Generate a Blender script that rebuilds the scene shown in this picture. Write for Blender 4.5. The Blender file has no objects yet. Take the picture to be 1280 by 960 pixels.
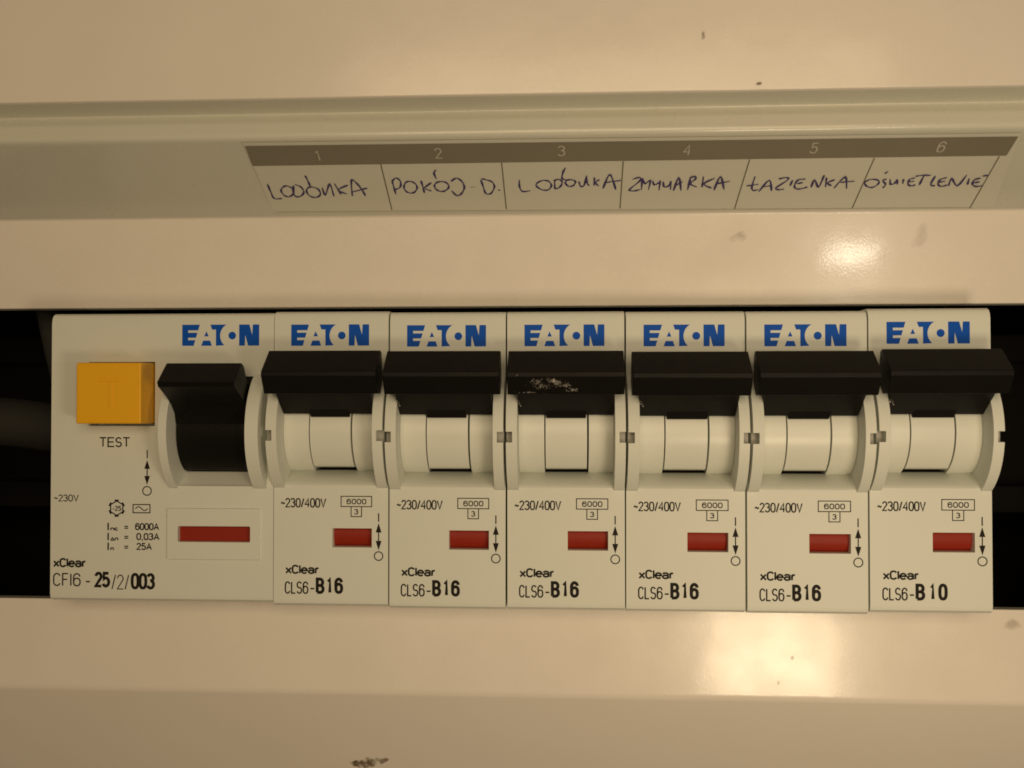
import bpy, bmesh, math, random
from mathutils import Vector, Matrix
random.seed(7)
SC = bpy.context.scene
COL = SC.collection
# ------------------------------------------------------------------ units
# lengths below are written in hundredths of a scene unit (one = 0.117 mm):
# X to the right, Y down, D towards the viewer; breaker faces are at D = 0
SC.unit_settings.system = 'METRIC'
SC.unit_settings.scale_length = 0.0117
def P(X, Y, D): return Vector((X/100, -D/100, -Y/100))
F = 1232.0
TH, PH = math.radians(3.25), math.atan(20/F)

# ------------------------------------------------------------------ camera
cd = bpy.data.cameras.new('camera'); cam = bpy.data.objects.new('camera', cd); COL.objects.link(cam)
cd.sensor_width = 36; cd.lens = F/1280*36; cd.clip_start = 0.1; cd.clip_end = 200
cam.location = (0, -F/100, 0)
cam.rotation_euler = (math.radians(90)+PH, 0, TH)
cd.dof.use_dof = True; cd.dof.focus_distance = 12.35; cd.dof.aperture_fstop = 0.30
SC.camera = cam

# ------------------------------------------------------------------ light
w = bpy.data.worlds.new('World'); SC.world = w; w.use_nodes = True
wn = w.node_tree.nodes['Background']
wn.inputs[0].default_value = (1.0, 0.735, 0.45, 1); wn.inputs[1].default_value = 0.10
def area(name, loc, target, sx, sy, power, color):
    l = bpy.data.lights.new(name, 'AREA'); l.shape = 'RECTANGLE'; l.size = sx; l.size_y = sy
    l.energy = power; l.color = color
    o = bpy.data.objects.new(name, l); COL.objects.link(o); o.location = loc
    o.rotation_euler = (Vector(target)-Vector(loc)).to_track_quat('-Z', 'Y').to_euler()
    return o
area('key_lamp', P(655, 38, 970), P(300, -100, 0), 1.0, .5, 60, (1.0, 0.86, 0.66))
area('side_lamp', P(475, 405, 1030), P(100, 100, 0), 2.9, 2.5, 320, (1.0, 0.78, 0.50))
area('room_lamp', P(200, -600, 3200), P(0, 0, 0), 22, 15, 3250, (1.0, 0.76, 0.46))
SC.view_settings.view_transform = 'Standard'; SC.view_settings.look = 'None'
SC.view_settings.gamma = 1; SC.view_settings.exposure = 0.16
SC.render.engine = 'CYCLES'
SC.cycles.pixel_filter_type = 'BLACKMAN_HARRIS'; SC.cycles.filter_width = 1.75

# ------------------------------------------------------------------ photo measurements -> surface points
Fv = Vector((-math.sin(TH)*math.cos(PH), math.cos(TH)*math.cos(PH), math.sin(PH)))
Rv = Vector((math.cos(TH), math.sin(TH), 0)); Uv = Rv.cross(Fv)
C0 = Vector((0, -F/100, 0))
def ray(x, y): return Fv + Rv*((x-640)/F) + Uv*((480-y)/F)
def inv(x, y, D=0.0):
    r = ray(x, y); t = (-D/100 - C0.y)/r.y; p = C0 + r*t
    return (p.x*100, -p.z*100)
# the slanted label channel: a plane through these two (Y, D) lines
SY0, SD0, SY1, SD1 = -306.0, 74.0, -240.6, -46.0
SL = math.hypot(SY1-SY0, SD1-SD0)
def SP(u, v, h=0.0):        # u along X, v down the slope, h above it
    a = v/SL; nY, nD = -(SD1-SD0)/SL, (SY1-SY0)/SL
    return P(u, SY0+(SY1-SY0)*a+nY*h, SD0+(SD1-SD0)*a+nD*h)
def sinv(x, y):
    p0 = SP(0, 0); n = SP(0, 0, 1)-p0; r = ray(x, y)
    t = (p0-C0).dot(n)/r.dot(n); p = C0+r*t
    Y = -p.z*100; return (p.x*100, (Y-SY0)/(SY1-SY0)*SL)

# ------------------------------------------------------------------ materials
def mat(name, col, rough=0.4, coat=0.0, bump=0.0, bscale=40, var=0.04, vscale=3, spec=0.5, metal=0.0, coarse=0.0, rvar=0.0, sss=0.0):
    m = bpy.data.materials.new(name); m.use_nodes = True; nt = m.node_tree; N = nt.nodes; L = nt.links
    b = N['Principled BSDF']
    tc = N.new('ShaderNodeTexCoord')
    n = N.new('ShaderNodeTexNoise'); n.inputs['Scale'].default_value = vscale; n.inputs['Detail'].default_value = 6
    L.new(tc.outputs['Object'], n.inputs['Vector'])
    mx = N.new('ShaderNodeMix'); mx.data_type = 'RGBA'
    mx.inputs[6].default_value = (*[c*(1-var) for c in col], 1)
    mx.inputs[7].default_value = (*[min(1, c*(1+var)) for c in col], 1)
    L.new(n.outputs['Fac'], mx.inputs[0]); L.new(mx.outputs[2], b.inputs['Base Color'])
    b.inputs['Roughness'].default_value = rough; b.inputs['Coat Weight'].default_value = coat
    b.inputs['Coat Roughness'].default_value = 0.11
    b.inputs['Specular IOR Level'].default_value = spec; b.inputs['Metallic'].default_value = metal
    if rvar:
        n3 = N.new('ShaderNodeTexNoise'); n3.inputs['Scale'].default_value = 1.7; n3.inputs['Detail'].default_value = 9
        L.new(tc.outputs['Object'], n3.inputs['Vector'])
        mr = N.new('ShaderNodeMapRange'); mr.inputs['From Min'].default_value = .35; mr.inputs['From Max'].default_value = .7
        mr.inputs['To Min'].default_value = rough-rvar; mr.inputs['To Max'].default_value = rough+rvar
        L.new(n3.outputs['Fac'], mr.inputs['Value']); L.new(mr.outputs[0], b.inputs['Roughness'])
    if bump:
        n2 = N.new('ShaderNodeTexNoise'); n2.inputs['Scale'].default_value = bscale; n2.inputs['Detail'].default_value = 3
        L.new(tc.outputs['Object'], n2.inputs['Vector'])
        bp = N.new('ShaderNodeBump'); bp.inputs['Strength'].default_value = bump; bp.inputs['Distance'].default_value = 0.01
        L.new(n2.outputs['Fac'], bp.inputs['Height'])
        last = bp
        if coarse:
            n4 = N.new('ShaderNodeTexNoise'); n4.inputs['Scale'].default_value = 0.9; n4.inputs['Detail'].default_value = 2
            L.new(tc.outputs['Object'], n4.inputs['Vector'])
            b2 = N.new('ShaderNodeBump'); b2.inputs['Strength'].default_value = coarse; b2.inputs['Distance'].default_value = 0.05
            L.new(n4.outputs['Fac'], b2.inputs['Height']); L.new(bp.outputs[0], b2.inputs['Normal']); last = b2
        L.new(last.outputs[0], b.inputs['Normal']); L.new(last.outputs[0], b.inputs['Coat Normal'])
    return m
M = dict(
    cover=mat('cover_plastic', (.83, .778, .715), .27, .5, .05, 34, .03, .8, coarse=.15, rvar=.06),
    channel=mat('shaded_cover_plastic', (.655, .655, .58), .30, .4, .05, 34, .03, .8, coarse=.15, rvar=.05),  # cover plastic with the grey-green shade of the channel put into its colour
    body=mat('breaker_plastic', (.71, .735, .68), .5, 0, .12, 60, .025, 1.5),
    drum=mat('drum_plastic', (.76, .785, .725), .33, 0, .06, 60, .02, 2),
    black=mat('black_plastic', (.006, .0052, .0045), .42, 0, .25, 45, .15, 3, rvar=.06, spec=.13),
    orange=mat('orange_plastic', (.88, .455, .004), .40, 0, .10, 50, .03, 2),
    red=mat('red_plastic', (.285, .022, .009), .5, 0, .05, 40, .08, 3, spec=.22),
    grey=mat('notch_grey', (.33, .32, .29), .5),
    ink=mat('black_ink', (.018, .015, .012), .6, var=.1, spec=.12),
    blue=mat('blue_ink', (.003, .088, .52), .5, var=.06, spec=.12),
    pen=mat('pen_ink', (.050, .032, .15), .5, var=.25, vscale=12),
    band=mat('band_print', (.225, .205, .155), .40, .1, var=.05, vscale=2),
    hairline=mat('label_hairline', (.42, .39, .31), .5),
    line=mat('label_line', (.17, .15, .105), .5),
    digit=mat('label_digit', (.60, .57, .48), .5),
    paper=mat('label_paper', (.685, .68, .60), .32, .4, .05, 30, .02, 1),
    dark=mat('interior_dark', (.005, .0042, .0035), .85, spec=.1),
    cable=mat('cable_sheath', (.022, .021, .017), .8),
    steel=mat('rail_steel', (.009, .0085, .007), .8, spec=.1),
    slot=mat('slot_shade', (.015, .013, .011), .8),  # near-black colour standing in for shade inside the drum slits
    dust=mat('plaster', (.70, .66, .58), .9, var=.2, vscale=30),
)
def stain_mat(name, col, strength, scale):
    m = bpy.data.materials.new(name); m.use_nodes = True; nt = m.node_tree; N = nt.nodes; L = nt.links
    b = N['Principled BSDF']; b.inputs['Base Color'].default_value = (*col, 1); b.inputs['Roughness'].default_value = .8
    tc = N.new('ShaderNodeTexCoord'); n = N.new('ShaderNodeTexNoise'); n.inputs['Scale'].default_value = scale; n.inputs['Detail'].default_value = 8
    L.new(tc.outputs['Object'], n.inputs['Vector'])
    mp = N.new('ShaderNodeVectorMath'); mp.operation = 'MULTIPLY_ADD'; mp.inputs[1].default_value = (2, 2, 2); mp.inputs[2].default_value = (-1, -1, -1)
    L.new(tc.outputs['Generated'], mp.inputs[0])
    sx = N.new('ShaderNodeSeparateXYZ'); L.new(mp.outputs[0], sx.inputs[0])
    cx = N.new('ShaderNodeCombineXYZ'); L.new(sx.outputs[0], cx.inputs[0]); L.new(sx.outputs[2], cx.inputs[2])
    le = N.new('ShaderNodeVectorMath'); le.operation = 'LENGTH'; L.new(cx.outputs[0], le.inputs[0])
    s = N.new('ShaderNodeMath'); s.operation = 'SUBTRACT'; s.inputs[0].default_value = 1; L.new(le.outputs['Value'], s.inputs[1])
    a = N.new('ShaderNodeMath'); a.operation = 'MULTIPLY_ADD'; L.new(n.outputs['Fac'], a.inputs[0]); a.inputs[1].default_value = 4.6; a.inputs[2].default_value = -2.3
    ad = N.new('ShaderNodeMath'); ad.operation = 'ADD'; L.new(a.outputs[0], ad.inputs[0]); L.new(s.outputs[0], ad.inputs[1])
    mr = N.new('ShaderNodeMapRange'); mr.inputs['From Min'].default_value = .15; mr.inputs['From Max'].default_value = .85; mr.inputs['To Max'].default_value = strength
    L.new(ad.outputs[0], mr.inputs['Value']); L.new(mr.outputs[0], b.inputs['Alpha'])
    return m
ST_SOFT = stain_mat('soft_scuff', (.36, .29, .21), .26, 4.5)
ST_FAINT = stain_mat('faint_scuff', (.40, .33, .25), .13, 4.5)
ST_DIRT = stain_mat('brown_dirt', (.16, .10, .045), .75, 7)

# ------------------------------------------------------------------ helpers
def link(name, me, material=None, parent=None, smooth=None, **kw):
    if smooth is not None:
        me = weighted(me, smooth)
    if material is not None:
        me.materials.clear(); me.materials.append(material)
    me.name = name
    o = bpy.data.objects.new(name, me); COL.objects.link(o)
    if parent: o.parent = parent
    for k, v in kw.items(): o[k] = v
    return o
def thing(name, label, cat, loc, group=None):
    o = bpy.data.objects.new(name, None); COL.objects.link(o); o.location = loc
    o.empty_display_size = .2
    o['label'] = label; o['category'] = cat
    if group: o['group'] = group
    return o
def prism(bm, prof, x0, x1):            # closed (Y, D) profile run along X
    a = [bm.verts.new(P(x0, y, d)) for y, d in prof]; b = [bm.verts.new(P(x1, y, d)) for y, d in prof]
    n = len(prof); bm.faces.new(a); bm.faces.new(b[::-1])
    for i in range(n): bm.faces.new((a[i], b[i], b[(i+1) % n], a[(i+1) % n]))
def box(bm, x0, x1, y0, y1, d0, d1): prism(bm, [(y0, d0), (y1, d0), (y1, d1), (y0, d1)], x0, x1)
def to_mesh(bm):
    bmesh.ops.recalc_face_normals(bm, faces=bm.faces); me = bpy.data.meshes.new('m'); bm.to_mesh(me); bm.free(); return me
def mk(fn):
    bm = bmesh.new(); fn(bm); return to_mesh(bm)
def process(me, ops=(), bevel=0.0, seg=2, angle=30):      # booleans and bevel, baked
    o = bpy.data.objects.new('tmp', me); COL.objects.link(o); tmp = [o]
    for kind, m2 in ops:
        c = bpy.data.objects.new('tmp', m2); COL.objects.link(c); tmp.append(c)
        md = o.modifiers.new('b', 'BOOLEAN'); md.object = c; md.operation = kind; md.solver = 'EXACT'
    if bevel:
        md = o.modifiers.new('v', 'BEVEL'); md.width = bevel/100; md.segments = seg; md.limit_method = 'ANGLE'
        md.angle_limit = math.radians(angle); md.use_clamp_overlap = True; md.miter_outer = 'MITER_ARC'
    bpy.context.view_layer.update()
    out = bpy.data.meshes.new_from_object(o.evaluated_get(bpy.context.evaluated_depsgraph_get()))
    for t in tmp:
        m = t.data; bpy.data.objects.remove(t); bpy.data.meshes.remove(m)
    return out
def weighted(me, ang):
    me.polygons.foreach_set('use_smooth', [True]*len(me.polygons)); me.set_sharp_from_angle(angle=math.radians(ang))
    o = bpy.data.objects.new('tmp', me); COL.objects.link(o)
    md = o.modifiers.new('w', 'WEIGHTED_NORMAL'); md.keep_sharp = True; md.weight = 100; md.mode = 'FACE_AREA_WITH_ANGLE'
    bpy.context.view_layer.update()
    out = bpy.data.meshes.new_from_object(o.evaluated_get(bpy.context.evaluated_depsgraph_get()))
    bpy.data.objects.remove(o); bpy.data.meshes.remove(me); return out
def arc(cy, cd_, R, y0, y1, n):          # circle arc in (Y, D), front side, Y from y0 to y1
    a0 = math.asin((y0-cy)/R); a1 = math.asin((y1-cy)/R)
    return [(cy+R*math.sin(a0+(a1-a0)*i/n), cd_+R*math.cos(a0+(a1-a0)*i/n)) for i in range(n+1)]

# print helpers: everything flat on a surface given by S(u, v, h)
def el(cx, cy, rx, ry, a0, a1, n=14, e=1.0):
    out = []
    for i in range(n+1):
        a = math.radians(a0+(a1-a0)*i/n); c, q = math.cos(a), math.sin(a)
        out.append((cx+rx*math.copysign(abs(c)**e, c), cy+ry*math.copysign(abs(q)**e, q)))
    return out
G = {   # strokes in a unit box (y down), second value: width against height
 '0': ([el(.5,.5,.5,.5,0,360,28,.75)], .5), '1': ([[(.05,.2),(.8,.02),(.8,1)]], .27),
 '2': ([el(.5,.27,.48,.27,190,372,14)+[(0,1),(1,1)]], .5),
 '3': ([el(.45,.25,.47,.25,200,430,14)[:-2]+[(.42,.47)], [(.42,.47)]+el(.45,.73,.53,.27,-75,160,14)], .5),
 '4': ([[(.76,1),(.76,0),(0,.68),(1,.68)]], .54),
 '5': ([[(.92,0),(.14,0),(.08,.46)]+el(.45,.68,.53,.32,-125,155,16)], .5),
 '6': ([[(.95,.24)]+el(.5,.3,.5,.3,-30,-180,10)+[(0,.66)], el(.5,.69,.5,.31,0,360,26,.85)], .5),
 'B': ([[(0,1),(0,0)]+[(.5,0)]+el(.5,.24,.42,.24,-90,90,10)+[(0,.48)], [(.02,.48),(.5,.48)]+el(.5,.74,.5,.26,-90,90,10)+[(0,1)]], .52),
 'C': ([el(.5,.3,.5,.3,-20,-180,12)+el(.5,.7,.5,.3,180,20,12)], .5),
 'L': ([[(0,0),(0,1),(1,1)]], .42),
 'S': ([el(.5,.26,.47,.26,-25,-250,14)+el(.5,.74,.5,.26,-60,160,14)], .5),
 'F': ([[(1,0),(0,0),(0,1)], [(0,.48),(.85,.48)]], .42), 'I': ([[(.5,0),(.5,1)]], .04),
 'T': ([[(0,0),(1,0)], [(.5,0),(.5,1)]], .62), 'E': ([[(1,0),(0,0),(0,1),(1,1)], [(0,.48),(.92,.48)]], .56),
 'V': ([[(0,0),(.5,1),(1,0)]], .6), 'A': ([[(0,1),(.5,0),(1,1)], [(.2,.66),(.8,.66)]], .62),
 '/': ([[(0,1.02),(1,-.02)]], .3), '-': ([[(0,.6),(1,.6)]], .3), '=': ([[(0,.36),(1,.36)], [(0,.66),(1,.66)]], .5),
 '~': ([[(0,.62),(.12,.5),(.3,.46),(.5,.54),(.7,.62),(.88,.58),(1,.46)]], .42), ',': ([[(.6,.92),(.3,1.2)]], .12),
 'x': ([[(0,.3),(1,1)], [(1,.3),(0,1)]], .46), 'l': ([[(.5,-.02),(.5,1)]], .04),
 'e': ([[(.02,.63),(1,.63)]+el(.5,.65,.5,.35,-4,-320,20)], .5),
 'a': ([el(.45,.48,.45,.18,190,340,8)+[(.9,.5),(.9,.9),(1,1)], el(.44,.8,.44,.2,0,360,18)], .5),
 'r': ([[(0,.3),(0,1)], [(.02,.6),(.25,.36),(1,.32)]], .26), 'n': ([[(0,.3),(0,1)], [(.02,.5),(.4,.3),(.9,.36),(1,.6),(1,1)]], .46),
 'c': ([el(.5,.65,.5,.35,-40,-320,16)], .44), 'Δ': ([[(0,1),(.5,.25),(1,1),(.04,1)]], .6),
}
def text_mesh(body, x0, x1, y0, y1, S, wt=1.3, h=.3, gap=.17, thick=None):
    tot = sum(G[c][1] for c in body)+gap*(len(body)-1); k = (x1-x0-wt)/tot if tot > .05 else 1; x = x0+wt/2; ms = []; hh = h
    ya, yb = y0+wt/2, y1-wt/2
    for c in body:
        st, wd = G[c]
        for pl in st:
            ms.append(ribbon([(x+px*wd*k, ya+py*(yb-ya)) for px, py in pl], wt, S, hh)); hh += .015
        x += (wd+gap)*k
    return merge(ms)
def merge(meshes):
    bm = bmesh.new()
    for m in meshes: bm.from_mesh(m); bpy.data.meshes.remove(m)
    me = bpy.data.meshes.new('m'); bm.to_mesh(me); bm.free(); return me
def poly_mesh(pts, S, h=.3):
    bm = bmesh.new(); bm.faces.new([bm.verts.new(S(x, y, h)) for x, y in pts]).normal_update()
    bmesh.ops.triangulate(bm, faces=bm.faces); me = bpy.data.meshes.new('m'); bm.to_mesh(me); bm.free(); return me
def smooth_pts(pts, closed=False, n=5):
    out = []; m = len(pts); rng = m if closed else m-1
    for i in range(rng):
        g = (lambda k: pts[k % m]) if closed else (lambda k: pts[max(0, min(m-1, k))])
        a, b, c, d = (Vector(g(i+k)) for k in (-1, 0, 1, 2))
        for j in range(n):
            t = j/n
            out.append(.5*((2*b)+(c-a)*t+(2*a-5*b+4*c-d)*t*t+(3*b-a-3*c+d)*t**3))
    if not closed: out.append(Vector(pts[-1]))
    return out
def ribbon(pts, wdt, S, h=.3, closed=False, taper=False):
    pts = [Vector(p) for p in pts]; m = len(pts); bm = bmesh.new(); L = []; Rr = []
    for i, p in enumerate(pts):
        a = pts[i-1] if (i > 0 or closed) else p; b = pts[(i+1) % m] if (i < m-1 or closed) else p
        t1 = (p-a) if (p-a).length > 1e-6 else (b-p); t2 = (b-p) if (b-p).length > 1e-6 else t1
        t1 = t1.normalized(); t2 = t2.normalized(); t = (t1+t2)
        t = t.normalized() if t.length > .2 else t2
        n = Vector((-t.y, t.x)); k = 1/max(.6, abs(n.dot(Vector((-t2.y, t2.x)))))
        ww = wdt*.5*k
        if taper: ww *= (.75+.25*math.sin(i*1.3+pts[0].x)) * (.6 if i in (0, m-1) and not closed else 1)
        L.append(bm.verts.new(S(p.x+n.x*ww, p.y+n.y*ww, h))); Rr.append(bm.verts.new(S(p.x-n.x*ww, p.y-n.y*ww, h)))
    for i in range(m if closed else m-1):
        j = (i+1) % m; bm.faces.new((L[i], L[j], Rr[j], Rr[i]))
    me = bpy.data.meshes.new('m'); bm.to_mesh(me); bm.free(); return me
def circ(cx, cy, r, n=24): return [(cx+r*math.cos(2*math.pi*i/n), cy+r*math.sin(2*math.pi*i/n)) for i in range(n)]
def frame_mesh(x0, x1, y0, y1, wdt, S): return ribbon([(x0, y0), (x1, y0), (x1, y1), (x0, y1)], wdt, S, closed=True)
FACE = lambda u, v, h=0: P(u, v, h)

# ------------------------------------------------------------------ SETTING: back of the enclosure
bm = bmesh.new(); box(bm, -1250, 1250, -760, 860, -700, -690); link('back_wall', to_mesh(bm), M['dark'], kind='structure')
for nm_, q_ in (('enclosure_top_wall', (-1250, 1250, -770, -760, -700, 60)), ('enclosure_bottom_wall', (-1250, 1250, 860, 870, -700, -180)),
                ('enclosure_left_wall', (-1260, -1250, -760, 860, -700, -100)), ('enclosure_right_wall', (1250, 1260, -760, 860, -700, -100))):
    bm = bmesh.new(); box(bm, *q_); link(nm_, to_mesh(bm), M['dark'], kind='structure')

# ------------------------------------------------------------------ enclosure cover
cover = thing('enclosure_cover', 'glossy off-white plastic cover of the fuse box around the row of breakers', 'cover', P(0, -560, 0))
def rel(me, root):
    inv_ = Matrix.Translation(-root.location); me.transform(inv_); return me
def sheet(prof, th, x0=-1200, x1=1200, seg=12):      # open (Y, D) profile with thickness behind it
    n = len(prof); back = []
    for i, (y, d) in enumerate(prof):
        a = prof[max(0, i-1)]; b = prof[min(n-1, i+1)]; t = Vector((b[0]-a[0], b[1]-a[1])).normalized()
        back.append((y+t.y*th, d-t.x*th))
    bm = bmesh.new(); full = prof+back[::-1]; prism(bm, full, x0, x1); return to_mesh(bm)
def fillet(pts, rads, n=6):
    out = [pts[0]]
    for i in range(1, len(pts)-1):
        p = Vector(pts[i]); a = Vector(pts[i-1])-p; b = Vector(pts[i+1])-p; r = rads[i-1]
        if r <= 0: out.append(tuple(p)); continue
        s = p+a.normalized()*r; e = p+b.normalized()*r
        for k in range(n+1):
            t = k/n; q = s*(1-t)**2+p*2*t*(1-t)+e*t*t; out.append((q.x, q.y))
    out.append(pts[-1]); return out
top = fillet([(-560, 104), (-353.5, 101), (-352.4, 97)], [2])
link('top_panel', rel(sheet(top, 11), cover), M['cover'], cover, smooth=50)
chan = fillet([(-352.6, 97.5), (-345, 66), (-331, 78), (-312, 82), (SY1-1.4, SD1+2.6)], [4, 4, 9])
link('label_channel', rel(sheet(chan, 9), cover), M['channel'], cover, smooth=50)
lip = fillet([(SY1-1.6, SD1+2.9), (SY1, SD1), (-124, -67), (-123.2, -82)], [2, 2.2])
link('upper_lip', rel(sheet(lip, 11), cover), M['cover'], cover, smooth=50)
lower = fillet([(268, -82), (267, -62), (383.5, -52), (760, -260)], [2.2, 6])
link('lower_panel', rel(sheet(lower, 11), cover), M['cover'], cover, smooth=50)
for x0, x1 in ((-1200, -980), (760, 1200)):
    bm = bmesh.new(); box(bm, x0, x1, -126, 268, -100, -78)
    link('side_moulding', rel(process(to_mesh(bm), bevel=4), cover), M['cover'], cover, smooth=40)
# scuffs and dirt on the cover
def stain(cx, cy, wx, wy, D, m, rot=0.0, Yslope=None):
    u, v = inv(cx, cy, D); bm = bmesh.new()
    pts = [(u+math.cos(a)*wx*math.cos(rot)-math.sin(a)*wy*math.sin(rot), v+math.cos(a)*wx*math.sin(rot)+math.sin(a)*wy*math.cos(rot)) for a in [2*math.pi*i/16 for i in range(16)]]
    f = Yslope or (lambda Y: D)
    bm.faces.new([bm.verts.new(P(x, y, f(y)+.5)) for x, y in pts]); me = to_mesh(bm)
    link('scuff_mark', rel(me, cover), m, cover)
up = lambda Y: SD1+(Y-SY1)*(-67-SD1)/(-124-SY1)
topf = lambda Y: 104-3*(Y+560)/207
lowf = lambda Y: -62+(Y-267)*10/116.5
botf = lambda Y: -52-(Y-383.5)*208/376.5
stain(878, 42, 4, 9, 102, ST_DIRT, .3, topf)
stain(948, 104, 4, 2.5, 102, ST_DIRT, 0, topf)
stain(920, 300, 24, 7, -55, ST_SOFT, -.6, up)
stain(1152, 292, 9, 24, -55, ST_FAINT, .5, up)
stain(456, 959, 34, 9, -98, ST_DIRT, -.3, botf)
stain(1262, 780, 16, 9, -58, ST_SOFT, .2, lowf)
for sx_, sy_, sr in ((963, 846, 1.5), (972, 852, 1.3), (990, 822, 1.4)): stain(sx_, sy_, sr*1.5, sr*2.2, -58, ST_SOFT, .4, lowf)

# ------------------------------------------------------------------ cables in the dark gap beside the breakers
def cable(label, pts, r, m):
    c = bpy.data.curves.new('c', 'CURVE'); c.dimensions = '3D'; s = c.splines.new('BEZIER'); s.bezier_points.add(len(pts)-1)
    for bp, p in zip(s.bezier_points, pts):
        bp.co = P(*p); bp.handle_left_type = bp.handle_right_type = 'AUTO'
    c.bevel_depth = r/100; c.bevel_resolution = 4; c.use_fill_caps = True
    o = bpy.data.objects.new('cable', c); COL.objects.link(o); bpy.context.view_layer.update()
    me = bpy.data.meshes.new_from_object(o.evaluated_get(bpy.context.evaluated_depsgraph_get()))
    bpy.data.objects.remove(o); bpy.data.curves.remove(c)
    root = link('cable', me, m, smooth=60); root['label'] = label; root['category'] = 'cable'; root['group'] = 'cables in the dark gap left of the breakers'
    return root
cable('dim grey cable running upright through the dark gap left of the orange button', [(-800, -420, -170), (-755, -150, -150), (-722, 60, -175), (-722, 380, -240)], 15, M['cable'])
cable('thick dim cable crossing sideways behind the upright one in the dark gap', [(-1150, 30, -215), (-900, 30, -200), (-800, 38, -205), (-740, 60, -290)], 36, M['cable'])

# ------------------------------------------------------------------ label sticker in the channel
sticker = thing('circuit_label', 'long handwritten circuit label with a brown numbered band stuck in the cover channel', 'label', SP(120, 40))
STS = lambda u, v, h=0: SP(u, v, h)-sticker.location
def sl(name, me, m, **kw): return link(name, me, m, sticker, **kw)
def quad(pxs, h): return poly_mesh([sinv(*p) for p in pxs], STS, h)
sl('paper_strip', quad([(303, 178), (1277, 166), (1241, 259), (343, 266)], .4), M['paper'])
sl('number_band', quad([(306, 182), (1273, 170), (1258, 194), (316, 207)], .7), M['band'])
for (a, b) in (((476, 205), (490, 262)), ((627, 203), (633, 261)), ((779, 201), (775, 260)), ((937, 199), (918, 261)), ((1093, 197), (1065, 260)), ((1249, 195), (1212, 260))):
    sl('divider_line', ribbon([sinv(*a), sinv(*b)], 1.5, STS, .7), M['line'])
sl('border_line', ribbon([sinv(345, 264.5), sinv(1212, 259)], .8, STS, .65), M['hairline'])
for k, (x, y) in enumerate(((397, 194), (548, 191), (702, 188), (859, 187), (1018, 184.5), (1177, 183))):
    u, v = sinv(x, y); wd = 4.5 if k else 2.8
    sl('number', text_mesh(str(k+1), u-wd, u+wd, v-9, v+9, STS, wt=1.5, h=.9), M['digit'])
WORDS = [
 (320, 190, 8, [[(115,315),(150,400),(185,462),(260,460)], 'c', [(350,350),(295,335),(252,372),(272,420),(325,445),(368,420),(372,380)],
   [(375,330),(385,430),(440,440),(480,400),(450,345),(390,322)], 'c', [(540,345),(505,385),(540,435),(600,450),(645,420),(620,365)],
   [(492,230),(520,285),(545,340)], [(662,350),(695,425),(738,315),(780,438)], [(785,310),(850,420)], [(920,325),(822,375),(910,415)],
   [(965,435),(955,280),(1000,300),(1060,370),(1095,435)], [(960,395),(1115,355)]]),
 (475, 190, 8, [[(122,290),(140,350),(160,420)], [(120,290),(160,255),(205,290),(200,350),(135,375)], 'c', [(240,350),(260,300),(310,290),(360,320),(370,365),(330,405),(270,395)],
   [(410,280),(430,345),(445,405)], [(515,300),(435,360)], [(450,362),(515,385)], 'c', [(545,330),(580,295),(650,295),(690,335),(665,375),(615,390),(565,370)],
   [(560,175),(540,205),(565,265)], [(710,290),(765,255),(820,290),(845,350),(815,410),(770,430),(715,380)]]),
 (475, 190, 8, [
   [(1008,270),(1035,350),(1060,412),(1110,410),(1145,345),(1120,295),(1065,275),(1015,262)], [(1183,375),(1202,380)]]),
 (630, 190, 8, [[(155,275),(155,340),(185,390),(265,382)], 'c', [(320,325),(370,285),(440,285),(475,330),(440,375),(370,370)],
   [(508,280),(512,360),(560,345),(582,295),(545,268),(495,285)], [(615,150),(590,200),(583,262),(640,275)], 'c', [(612,300),(650,272),(712,285),(700,325),(650,340)],
   [(750,290),(765,335),(800,330),(828,230)], [(825,240),(830,300),(852,332)], [(905,250),(900,330)], [(955,270),(912,302),(950,335)],
   [(990,360),(1045,232),(1078,245),(1118,370)], [(1010,300),(1170,278)]]),
 (770, 190, 8, [[(165,270),(235,250),(238,285),(135,372),(180,385),(245,370)], [(255,375),(265,262),(290,312),(342,280),(325,372)],
   [(365,282),(385,325),(430,300)], [(442,280),(430,378)], [(472,290),(482,345),(530,330),(548,285)], [(548,290),(545,372)],
   [(575,382),(628,248),(650,382)], [(590,330),(668,290)], [(715,375),(745,250)], [(735,252),(795,238),(790,270),(740,310),(808,345)],
   [(875,240),(860,345)], [(990,255),(878,312),(955,355)], [(980,375),(1045,238),(1080,370)], [(1000,312),(1140,285)]]),
 (920, 190, 8, [[(190,240),(158,345),(172,380),(225,370)], [(105,335),(225,318)], [(225,395),(332,278),(355,385)], [(265,345),(350,332)],
   [(425,265),(510,250),(512,278),(398,355),(430,372),(480,365)], [(565,275),(540,335)], [(695,265),(620,275),(585,330),(600,362),(650,362),(715,345)], [(606,312),(670,300)],
   [(750,350),(785,272),(825,345),(882,225)], [(905,250),(895,345)], [(990,270),(915,303),(955,332)], [(980,355),(1092,243),(1105,360)], [(1045,297),(1185,285)]]),
 (1070, 190, 6.4, ['c', [(70,240),(120,215),(180,225),(175,255),(130,280),(85,270)], [(245,213),(214,225),(236,255),(213,285)], [(230,170),(257,150)],
   [(272,213),(277,255),(310,245),(328,213)], [(328,215),(330,256)], [(380,213),(374,250)], [(470,203),(430,215),(415,250),(440,268),(475,257)], [(420,236),(465,228)],
   [(475,190),(530,182),(600,182)], [(542,186),(505,260)], [(635,185),(597,255),(632,265)], [(725,200),(675,215),(655,250),(680,270),(730,258)], [(664,237),(715,228)],
   [(740,265),(765,208),(810,265),(885,178)], [(905,205),(890,255)], [(1000,203),(950,215),(930,250),(960,270),(1010,262)], [(1008,186),(1060,180)], [(940,240),(990,232)]]),
]
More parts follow.
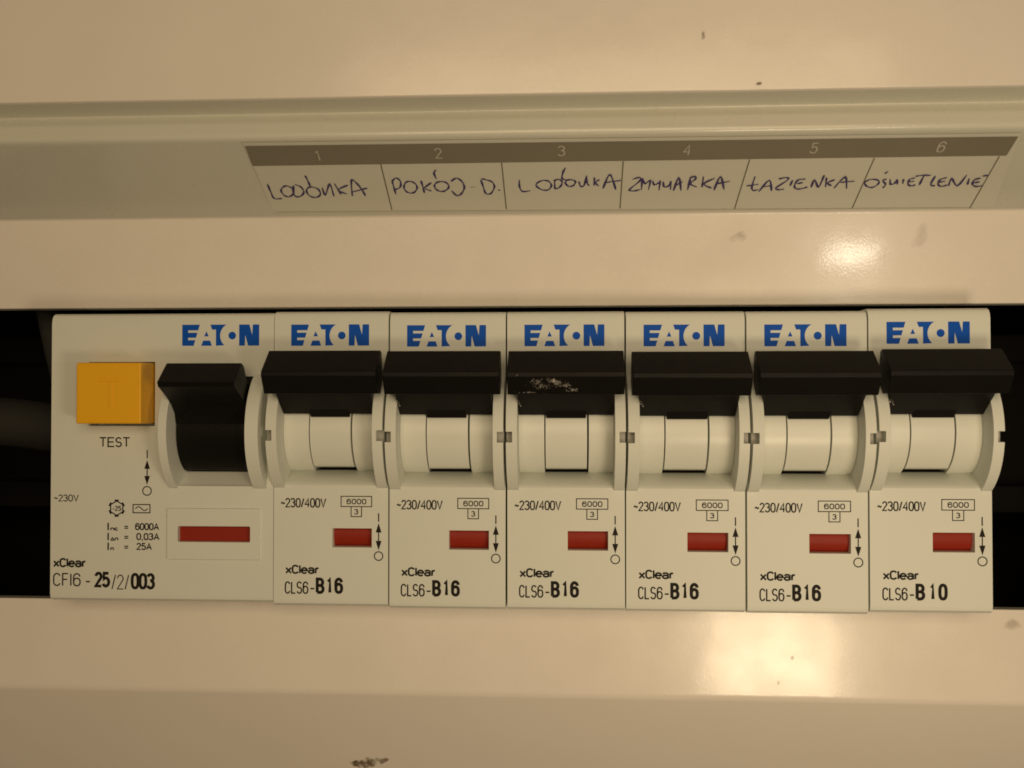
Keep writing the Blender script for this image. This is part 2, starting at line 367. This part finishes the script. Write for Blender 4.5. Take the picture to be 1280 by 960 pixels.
for ox, oy, s, strokes in WORDS:
    parts = []; closed = False; h = .75
    for st in strokes:
        if st == 'c': closed = True; continue
        pts = [sinv(ox+x/s, oy+y/s) for x, y in st]
        parts.append(ribbon(smooth_pts(pts, closed, 4), 3.0, STS, h, closed, True)); closed = False; h += .04
    sl('handwritten_word', merge(parts), M['pen'])
sl('pen_dash', ribbon([sinv(588, 233.5), sinv(594, 233.2)], .8, STS, .75), M['line'])

# ------------------------------------------------------------------ breaker building blocks
CY, CD = 40.0, -49.0
def housing_profile(bot):
    return [(-111, -480), (bot, -480), (bot, -7), (bot-3.5, -1.2), (bot-9, 0), (-98, 0), (-104, -1.2), (-108.5, -4), (-111, -9)]
def logo_mesh(x0, x1, y0, y1, S):
    sx, sy = (x1-x0)/355, (y1-y0)/94
    def T(pts): return [(x0+x*sx, y0+y*sy) for x, y in pts]
    sl_ = lambda y: 81-.30*y
    E = [(0,0),(sl_(0),0),(sl_(25),25),(27,25),(27,36),(sl_(36),36),(sl_(58),58),(27,58),(27,69),(sl_(69),69),(sl_(94),94),(0,94)]
    A1 = [(112,30),(122,52),(102,52)]; A2 = [(97,71),(129,71),(137,94),(88,94)]
    def ar(cx, cy, r, a0, a1, n=10): return [(cx+r*math.cos(math.radians(a0+(a1-a0)*i/n)), cy+r*math.sin(math.radians(a0+(a1-a0)*i/n))) for i in range(n+1)]
    Tt = [(130,0)]+ar(231,49,56,241,130)+[(156,94),(156,22),(138,22)]
    Nn = [(263,0),(310,0),(323,46),(326,0),(355,0),(355,94),(304,94),(291,46),(289,94),(263,94)]
    ms = [poly_mesh(T(q), S) for q in (E, A1, A2, Tt, Nn)]
    ms.append(poly_mesh([(x0+231*sx+17*sy*math.cos(a), y0+49*sy+17*sy*math.sin(a)) for a in [2*math.pi*i/24 for i in range(24)]], S))
    return merge(ms)
def switch_symbol(S, x, yI0, yI1, u0, u1, d0, d1, yc, r, hw=3.7):
    return merge([ribbon([(x, yI0), (x, yI1)], 1.5, S), poly_mesh([(x, u0), (x+hw, u1), (x-hw, u1)], S),
                  ribbon([(x, u1+.01), (x, d0-.01)], 1.4, S), poly_mesh([(x-hw, d0), (x+hw, d0), (x, d1)], S),
                  ribbon(circ(x, yc, r), 1.3, S, closed=True)])

# ------------------------------------------------------------------ the six narrow breakers
PITCH = 148.15; X0 = -372.3
X3 = X0+2*PITCH
W_ = 146.2
def m3(x, y, d=0): u, v = inv(x, y, d); return u-X3, v
def R3(x0, x1, y0, y1, d=0): a = m3(x0, y0, d); b = m3(x1, y1, d); return a[0], b[0], a[1], b[1]
def build_mcb():
    root = thing('circuit_breaker', '', 'circuit breaker', P(X3, 0, 0), 'circuit breakers in a row')
    ops = []
    # raised half-round side cheeks
    ck = [(CY-75, -20)]+arc(CY, CD, 88, CY-72, CY+72, 40)+[(CY+75, -20)]
    for a, b in ((.6, 14.3), (132.8, W_-.6)):
        ops.append(('UNION', mk(lambda bm: prism(bm, ck, a, b))))
    rec = [(-46, 60), (109.5, 60), (109.5, 0), (104.5, -4), (92, -27), (92, -84), (-46, -84)]
    ops.append(('DIFFERENCE', mk(lambda bm: prism(bm, rec, 14.3, 132.8))))
    wx0, wx1, wy0, wy1 = R3(709.5, 760, 664, 688.5)
    ops.append(('DIFFERENCE', mk(lambda bm: box(bm, wx0, wx1, wy0, wy1, -20, 10))))
    for a, b in ((-2, 8.2), (W_-8.2, W_+2)):
        ops.append(('DIFFERENCE', mk(lambda bm: box(bm, a, b, 38.5, 51.5, 25, 60))))
    me = process(mk(lambda bm: prism(bm, housing_profile(262), 0, W_)), ops, bevel=.9)
    link('housing', me, M['body'], root, smooth=32)
    for a, b in ((.8, 8.0), (W_-8.0, W_-.8)):
        link('notch_floor', mk(lambda bm: box(bm, a, b, 38.7, 51.3, 20, 26)), M['grey'], root)  # grey box forming the floor of the notch
    for a, b in ((14.4, 46.6), (101.6, 132.7)):
        me = process(mk(lambda bm: prism(bm, [(CY-50, CD)]+arc(CY, CD, 57, -14, 94, 32)+[(94, CD)], a, b)), bevel=.7, angle=40)
        link('drum_shoulder', me, M['drum'], root, smooth=35)
    link('recess_shade_floor', mk(lambda bm: box(bm, 46.7, 101.5, -40, 91.8, -70, -62)), M['slot'], root)  # added dark sheet, paints the shade behind the drum
    link('slot_shade_strip', mk(lambda bm: box(bm, 46.7, 101.5, 91.2, 91.9, -62, -29)), M['slot'], root)  # added dark strip, paints the shade in the slit under the drum
    me = process(mk(lambda bm: prism(bm, [(-16, CD)]+arc(CY, CD, 57.5, -14, 87.3, 32)+[(87.8, CD)], 47.9, 99.6)), bevel=.7, angle=40)
    link('drum', me, M['drum'], root, smooth=35)
    # black lever: roof-shaped grip, stem between the cheeks, tongue over the drum
    grip = [(-59.6, 38), (-33, 70), (-27.5, 70.5), (-6.5, 57), (-6.5, 38), (-24, 24), (-57, 31)]
    g = process(mk(lambda bm: prism(bm, grip, 4.0, 143.0)), bevel=.8)
    lv = link('lever', g, M['black'], root, smooth=30)
    stem = [(-26, 30), (-26, 45), (-8, 48), (18.5, 10.5), (18.5, -4), (-20, -4)]
    def tongue(bm):
        prism(bm, stem, 14.9, 132.2); prism(bm, [(12, 2), (12, 19.2), (22.5, 9.5), (22.5, 4)], 49.2, 98.2)
    link('lever_stem', process(mk(tongue), bevel=.7), M['black'], lv, smooth=30)
    # red flag behind the window
    fl = [(wy0-2, -16)]+arc((wy0+wy1)/2-3, -30, 22, wy0-2, wy1+2, 8)+[(wy1+2, -16)]
    link('indicator_flag', mk(lambda bm: prism(bm, fl, wx0-.5, wx1+.5)), M['red'], root, smooth=50)
    S = lambda u, v, h=0: P(u, v, h)
    link('printed_logo', logo_mesh(*R3(655.7, 755.6, 406, 432.5), S), M['blue'], root)
    link('voltage_text', text_mesh('~230/400V', *R3(643, 701.5, 625.5, 638), S, wt=1.6), M['ink'], root)
    x0, x1, y0, y1 = R3(720.5, 759.7, 623.5, 636.7); a0, a1, b0, b1 = R3(733.4, 746.8, 636.7, 649.3)
    link('capacity_text', merge([frame_mesh(x0, x1, y0, y1, 1.1, S), ribbon([(a0, y1+.6), (a0, b1), (a1, b1), (a1, y1+.6)], 1.1, S),
        text_mesh('6000', *R3(727.5, 753, 626.6, 633.8), S, wt=1.2, gap=.2), text_mesh('3', *R3(737.4, 742.8, 639.6, 646.6), S, wt=1.2)]), M['ink'], root)
    x, _ = m3(768.8, 650); q = lambda y: m3(769, y)[1]
    link('switch_symbol', switch_symbol(S, x, q(645), q(655.7), q(657.5), q(669.4), q(680), q(692), q(699.3), 5.4), M['ink'], root)
    link('series_text', text_mesh('xClear', *R3(649, 693, 710, 722.2), S, wt=2.2, gap=.14), M['ink'], root)
    link('type_text', merge([text_mesh('CLS6', *R3(648.5, 679, 731, 747.3), S, wt=1.75, gap=.2), ribbon([m3(681.5, 740.5), m3(686.5, 740.5)], 1.9, S)]), M['ink'], root)
    return root
mcb = build_mcb()
def rating(root, txt, boxes):
    S = lambda u, v, h=0: P(u, v, h)
    link('rating_text', merge([text_mesh(t, *R3(a, b, 726.4, 747.3), S, wt=3.9) for t, a, b in boxes]), M['ink'], root)
LABELS = ['white circuit breaker marked B16 next to the wide switch with the orange button',
          'white B16 circuit breaker with clean lever, directly left of the one with dusty lever',
          'white B16 circuit breaker with white plaster dust on its black lever',
          'white B16 circuit breaker with clean black lever just right of the dusty one',
          'white B16 circuit breaker directly left of the B10 breaker',
          'white circuit breaker marked B10 at the right end beside the dark gap']
B16 = [('B', 688.3, 699.8), ('1', 702.2, 709), ('6', 712.2, 723.6)]
B10 = [('B', 688.3, 700), ('1', 705.5, 711.5), ('0', 715.5, 727.0)]
DY = [-1.5, 0, 0, .5, 1.0, -1.6]; RX = [0, .001, -.001, .001, 0, -.001]
proto_children = list(mcb.children)
crs = []
for k in range(6):
    if k == 2: r = mcb
    else:
        r = mcb.copy(); COL.objects.link(r)
        for ch in proto_children:
            c = ch.copy(); COL.objects.link(c); c.parent = r
            for g in ch.children:
                gc = g.copy(); COL.objects.link(gc); gc.parent = c
    r.location = P(X0+k*PITCH, DY[k], (0, .6, 0, -.5, .4, 0)[k]); r['label'] = LABELS[k]; r.rotation_euler.y = RX[k]
    for ch in r.children:
        if ch.name.startswith('lever'): ch.location = P((.6, -.5, 0, .4, -.6, .3)[k], (.3, -.4, 0, .6, -.2, .5)[k], 0)
    crs.append(r)
for k, r in enumerate(crs): rating(r, 0, B10 if k == 5 else B16)
# plaster crumbs on the third lever
def crumbs(bm):
    def crumb(X, Y, s):
        d = 70.5-(Y+27.5)*13.5/21 if Y > -27.5 else 70
        mt = Matrix.Translation(P(X, Y, d+.2)) @ Matrix.Rotation(random.random()*3, 4, Vector((random.random(), 1, random.random())).normalized()) @ Matrix.Diagonal((s, s*.5, s*random.uniform(.4, 1), 1))
        bmesh.ops.create_icosphere(bm, subdivisions=1, radius=.01, matrix=mt)
    cl = [(40, -21, 5, 3, 60), (44, -16, 6, 2, 40), (58, -23, 5, 2.5, 90), (64, -20, 6, 3, 80), (74, -17, 4, 3, 50), (83, -12, 5, 1.6, 60), (50, -18, 20, 6, 60), (17, -29, 2, 1, 8), (30, -9, 9, .8, 26), (78, -29, 6, 1.5, 6)]
    for cx, cy, sx, sy, n in cl:
        for _ in range(n):
            crumb(cx+random.gauss(0, sx*.6), min(-8, cy+random.gauss(0, sy*.6)), random.choice((.18, .22, .28, .35, .5)))
link('plaster_dust', mk(crumbs), M['dust'], crs[2], kind='stuff')
# a few crumbs lodged at the lower left corner of the levers
def nick(bm):
    for _ in range(9):
        mt = Matrix.Translation(P(15.5+random.gauss(0, 2.2), 4+random.gauss(0, 3.2), 33+random.gauss(0, 2))) @ Matrix.Diagonal((random.uniform(.3, .8), .4, random.uniform(.3, .8), 1))
        bmesh.ops.create_icosphere(bm, subdivisions=1, radius=.01, matrix=mt)
nm = mk(nick)
for k in (1, 2, 3, 5): link('plaster_dust', nm, M['dust'], crs[k], kind='stuff')

# ------------------------------------------------------------------ the wide residual current device
XL = inv(64, 560)[0]; WR = X0-.6-XL
rcd = thing('residual_current_switch', 'wide white residual current switch with orange test button and black lever', 'switch', P(XL, 0, 0))
def ml(x, y, d=0): u, v = inv(x, y, d); return u-XL, v
def RL(x0, x1, y0, y1, d=0): a = ml(x0, y0, d); b = ml(x1, y1, d); return a[0], b[0], a[1], b[1]
S = lambda u, v, h=0: P(u, v, h)
ck = [(CY-75, -20)]+arc(CY, CD, 88, CY-72, CY+72, 40)+[(CY+75, -20)]
c1 = (ml(213, 540)[0], ml(223, 540)[0]); c2 = (ml(318, 540)[0], ml(334, 540)[0])
bx0, bx1, by0, by1 = ml(94, 490, 37)[0], ml(177, 490, 37)[0], -47.5, 30.5
wx0, wx1, wy0, wy1 = RL(223, 313, 657.6, 677.5)
ops = [('UNION', mk(lambda bm: prism(bm, ck, *c1))), ('UNION', mk(lambda bm: prism(bm, ck, *c2))),
       ('DIFFERENCE', mk(lambda bm: prism(bm, [(-30, 60), (109.5, 60), (109.5, 0), (107, -6), (93, -26), (93, -84), (-30, -84)], c1[1], c2[0]))),
       ('DIFFERENCE', mk(lambda bm: box(bm, bx0-1.2, bx1+1.2, by0-1.2, by1+2.6, -30, 10))),
       ('DIFFERENCE', mk(lambda bm: box(bm, wx0, wx1, wy0, wy1, -22, 10)))]
link('housing', process(mk(lambda bm: prism(bm, housing_profile(257), 0, WR)), ops, bevel=.9), M['body'], rcd, smooth=32)
fx0, fx1, fy0, fy1 = RL(209.5, 325, 635, 700)
bz = process(mk(lambda bm: box(bm, fx0, fx1, fy0, fy1, -2, 2.8)), [('DIFFERENCE', mk(lambda bm: box(bm, wx0, wx1, wy0, wy1, -9, 9)))], bevel=1.3)
link('window_bezel', bz, M['body'], rcd, smooth=32)
link('indicator_flag', mk(lambda bm: box(bm, wx0-4, wx1+.5, wy0-1, wy1+1, -21, -5)), M['red'], rcd)
# lever
lx0, lx1 = ml(202, 540, 52)[0], ml(297, 540, 30)[0]
lx0, lx1 = ml(224, 540)[0], ml(315, 540)[0]
grip = [(-45.6, 41), (-21.5, 70), (-16, 66.5), (-5, 44), (6, 26), (17, 15), (30, 11.2), (30, -10), (-10, -8), (-25, 20), (-42, 32)]
lv = link('lever', process(mk(lambda bm: prism(bm, grip, lx0, lx1)), bevel=.8), M['black'], rcd, smooth=30)
link('lever_drum', process(mk(lambda bm: prism(bm, [(10, CD)]+arc(CY, CD, 59.5, 10, 91, 24)+[(91, CD)], lx0+.2, lx1-.2)), bevel=.6, angle=40), M['black'], lv, smooth=35)
# orange test button with embossed T
def btn(bm):
    a = [(bx0, by0), (bx1, by0), (bx1, by1), (bx0, by1)]
    lo = [bm.verts.new(P(x, y, -25)) for x, y in a]; t = 1.0
    hi = [bm.verts.new(P(x+(t if i in (0, 3) else -t), y+(t if i < 2 else -t), 37)) for i, (x, y) in enumerate(a)]
    bm.faces.new(lo); bm.faces.new(hi[::-1])
    for i in range(4): bm.faces.new((lo[i], hi[i], hi[(i+1) % 4], lo[(i+1) % 4]))
bt = link('test_button', process(mk(btn), bevel=2.0, seg=3), M['orange'], rcd, smooth=32)
tx0, ty0 = ml(125, 473, 37); tx1, ty1 = ml(152, 510, 37); tm = (tx0+tx1)/2
def tee(bm):
    box(bm, tx0, tx1, ty0, ty0+4, 36, 37.9); box(bm, tm-2.2, tm+2.2, ty0+4, ty1, 36, 37.9)
link('embossed_letter', process(mk(tee), bevel=.6), M['orange'], bt, smooth=32)
link('printed_logo', logo_mesh(*RL(228, 324, 406, 432), S), M['blue'], rcd)
link('test_text', text_mesh('TEST', *RL(124, 163, 546.3, 559), S, wt=1.7), M['ink'], rcd)
x, _ = ml(184, 590); q = lambda y: ml(184, y)[1]
link('switch_symbol', switch_symbol(S, x, q(562.5), q(573), q(575), q(586), q(595), q(606), q(613.6), 5.6), M['ink'], rcd)
link('voltage_text', text_mesh('~230V', *RL(67.5, 98.5, 618, 627), S, wt=1.2), M['ink'], rcd)
gx, gy = ml(146, 635.2)
hexa = [(gx+9.2*math.cos(math.radians(a)), gy+9.2*math.sin(math.radians(a))) for a in range(30, 390, 60)]
gear = [ribbon(hexa, 1.5, S, closed=True)]
for a in range(30, 390, 60):
    ca, sa = math.cos(math.radians(a)), math.sin(math.radians(a)); gear.append(ribbon([(gx+10*ca-2.6*sa, gy+10*sa+2.6*ca), (gx+10*ca+2.6*sa, gy+10*sa-2.6*ca)], 2.0, S, h=.38))
gear.append(text_mesh('-25', gx-5.8, gx+6.2, gy-3, gy+3.6, S, wt=1.1))
link('frost_symbol', merge(gear), M['ink'], rcd)
x0, x1, y0, y1 = RL(166.5, 187.5, 630.6, 641)
wav = [(x0+3+(x1-x0-6)*i/16, (y0+y1)/2-2.4*math.sin(2*math.pi*i/16)) for i in range(17)]
link('pulse_symbol', merge([frame_mesh(x0, x1, y0, y1, 1.3, S), ribbon(wav, 1.2, S)]), M['ink'], rcd)
for y, sub, val, xe in ((658.5, 'nc', '6000A', 199), (671, 'Δn', '0,03A', 199.5), (683.3, 'n', '25A', 190)):
    xa = ml(135.3, y)[0]
    link('quantity_text', merge([ribbon([(xa, ml(135, y-5)[1]), (xa, ml(135, y+4.2)[1])], 1.9, S), text_mesh(sub, *RL(138, 148 if len(sub) > 1 else 142.5, y-.6, y+5), S, wt=1.4)]), M['ink'], rcd)
    link('equals_sign', text_mesh('=', *RL(155, 161, y-4, y+5), S, wt=1.4), M['ink'], rcd)
    link('value_text', text_mesh(val, *RL(169 if xe > 190 and val[0] == '6' else 170.5, xe, y-4.8, y+4.4), S, wt=1.6), M['ink'], rcd)
link('series_text', text_mesh('xClear', *RL(66.5, 108, 697.2, 709.4), S, wt=2.3, gap=.14), M['ink'], rcd)
link('type_text', merge([text_mesh('CFI6', *RL(66.5, 101, 716, 733), S, wt=1.7, gap=.2)]), M['ink'], rcd)
link('type_text', ribbon([ml(107.5, 727), ml(112.5, 727)], 1.9, S), M['ink'], rcd)
link('type_text', text_mesh('/2/', *RL(139.5, 161.5, 718, 737), S, wt=1.4), M['ink'], rcd)
link('rating_text', text_mesh('25', *RL(118, 138, 714.5, 734.5), S, wt=3.8), M['ink'], rcd)
link('rating_text', text_mesh('003', *RL(163.5, 194, 716, 737), S, wt=3.8), M['ink'], rcd)

# ------------------------------------------------------------------ mounting rail behind the row
rail = thing('mounting_rail', 'steel mounting rail behind the row of breakers', 'rail', P(0, 40, -500))
def rl(bm): prism(bm, [(-110, -484), (-110, -488), (-70, -488), (-70, -540), (150, -540), (150, -488), (190, -488), (190, -484), (146, -484), (146, -536), (-66, -536), (-66, -484)], -1150, 1150)
link('rail_profile', rel(mk(rl), rail), M['steel'], rail)
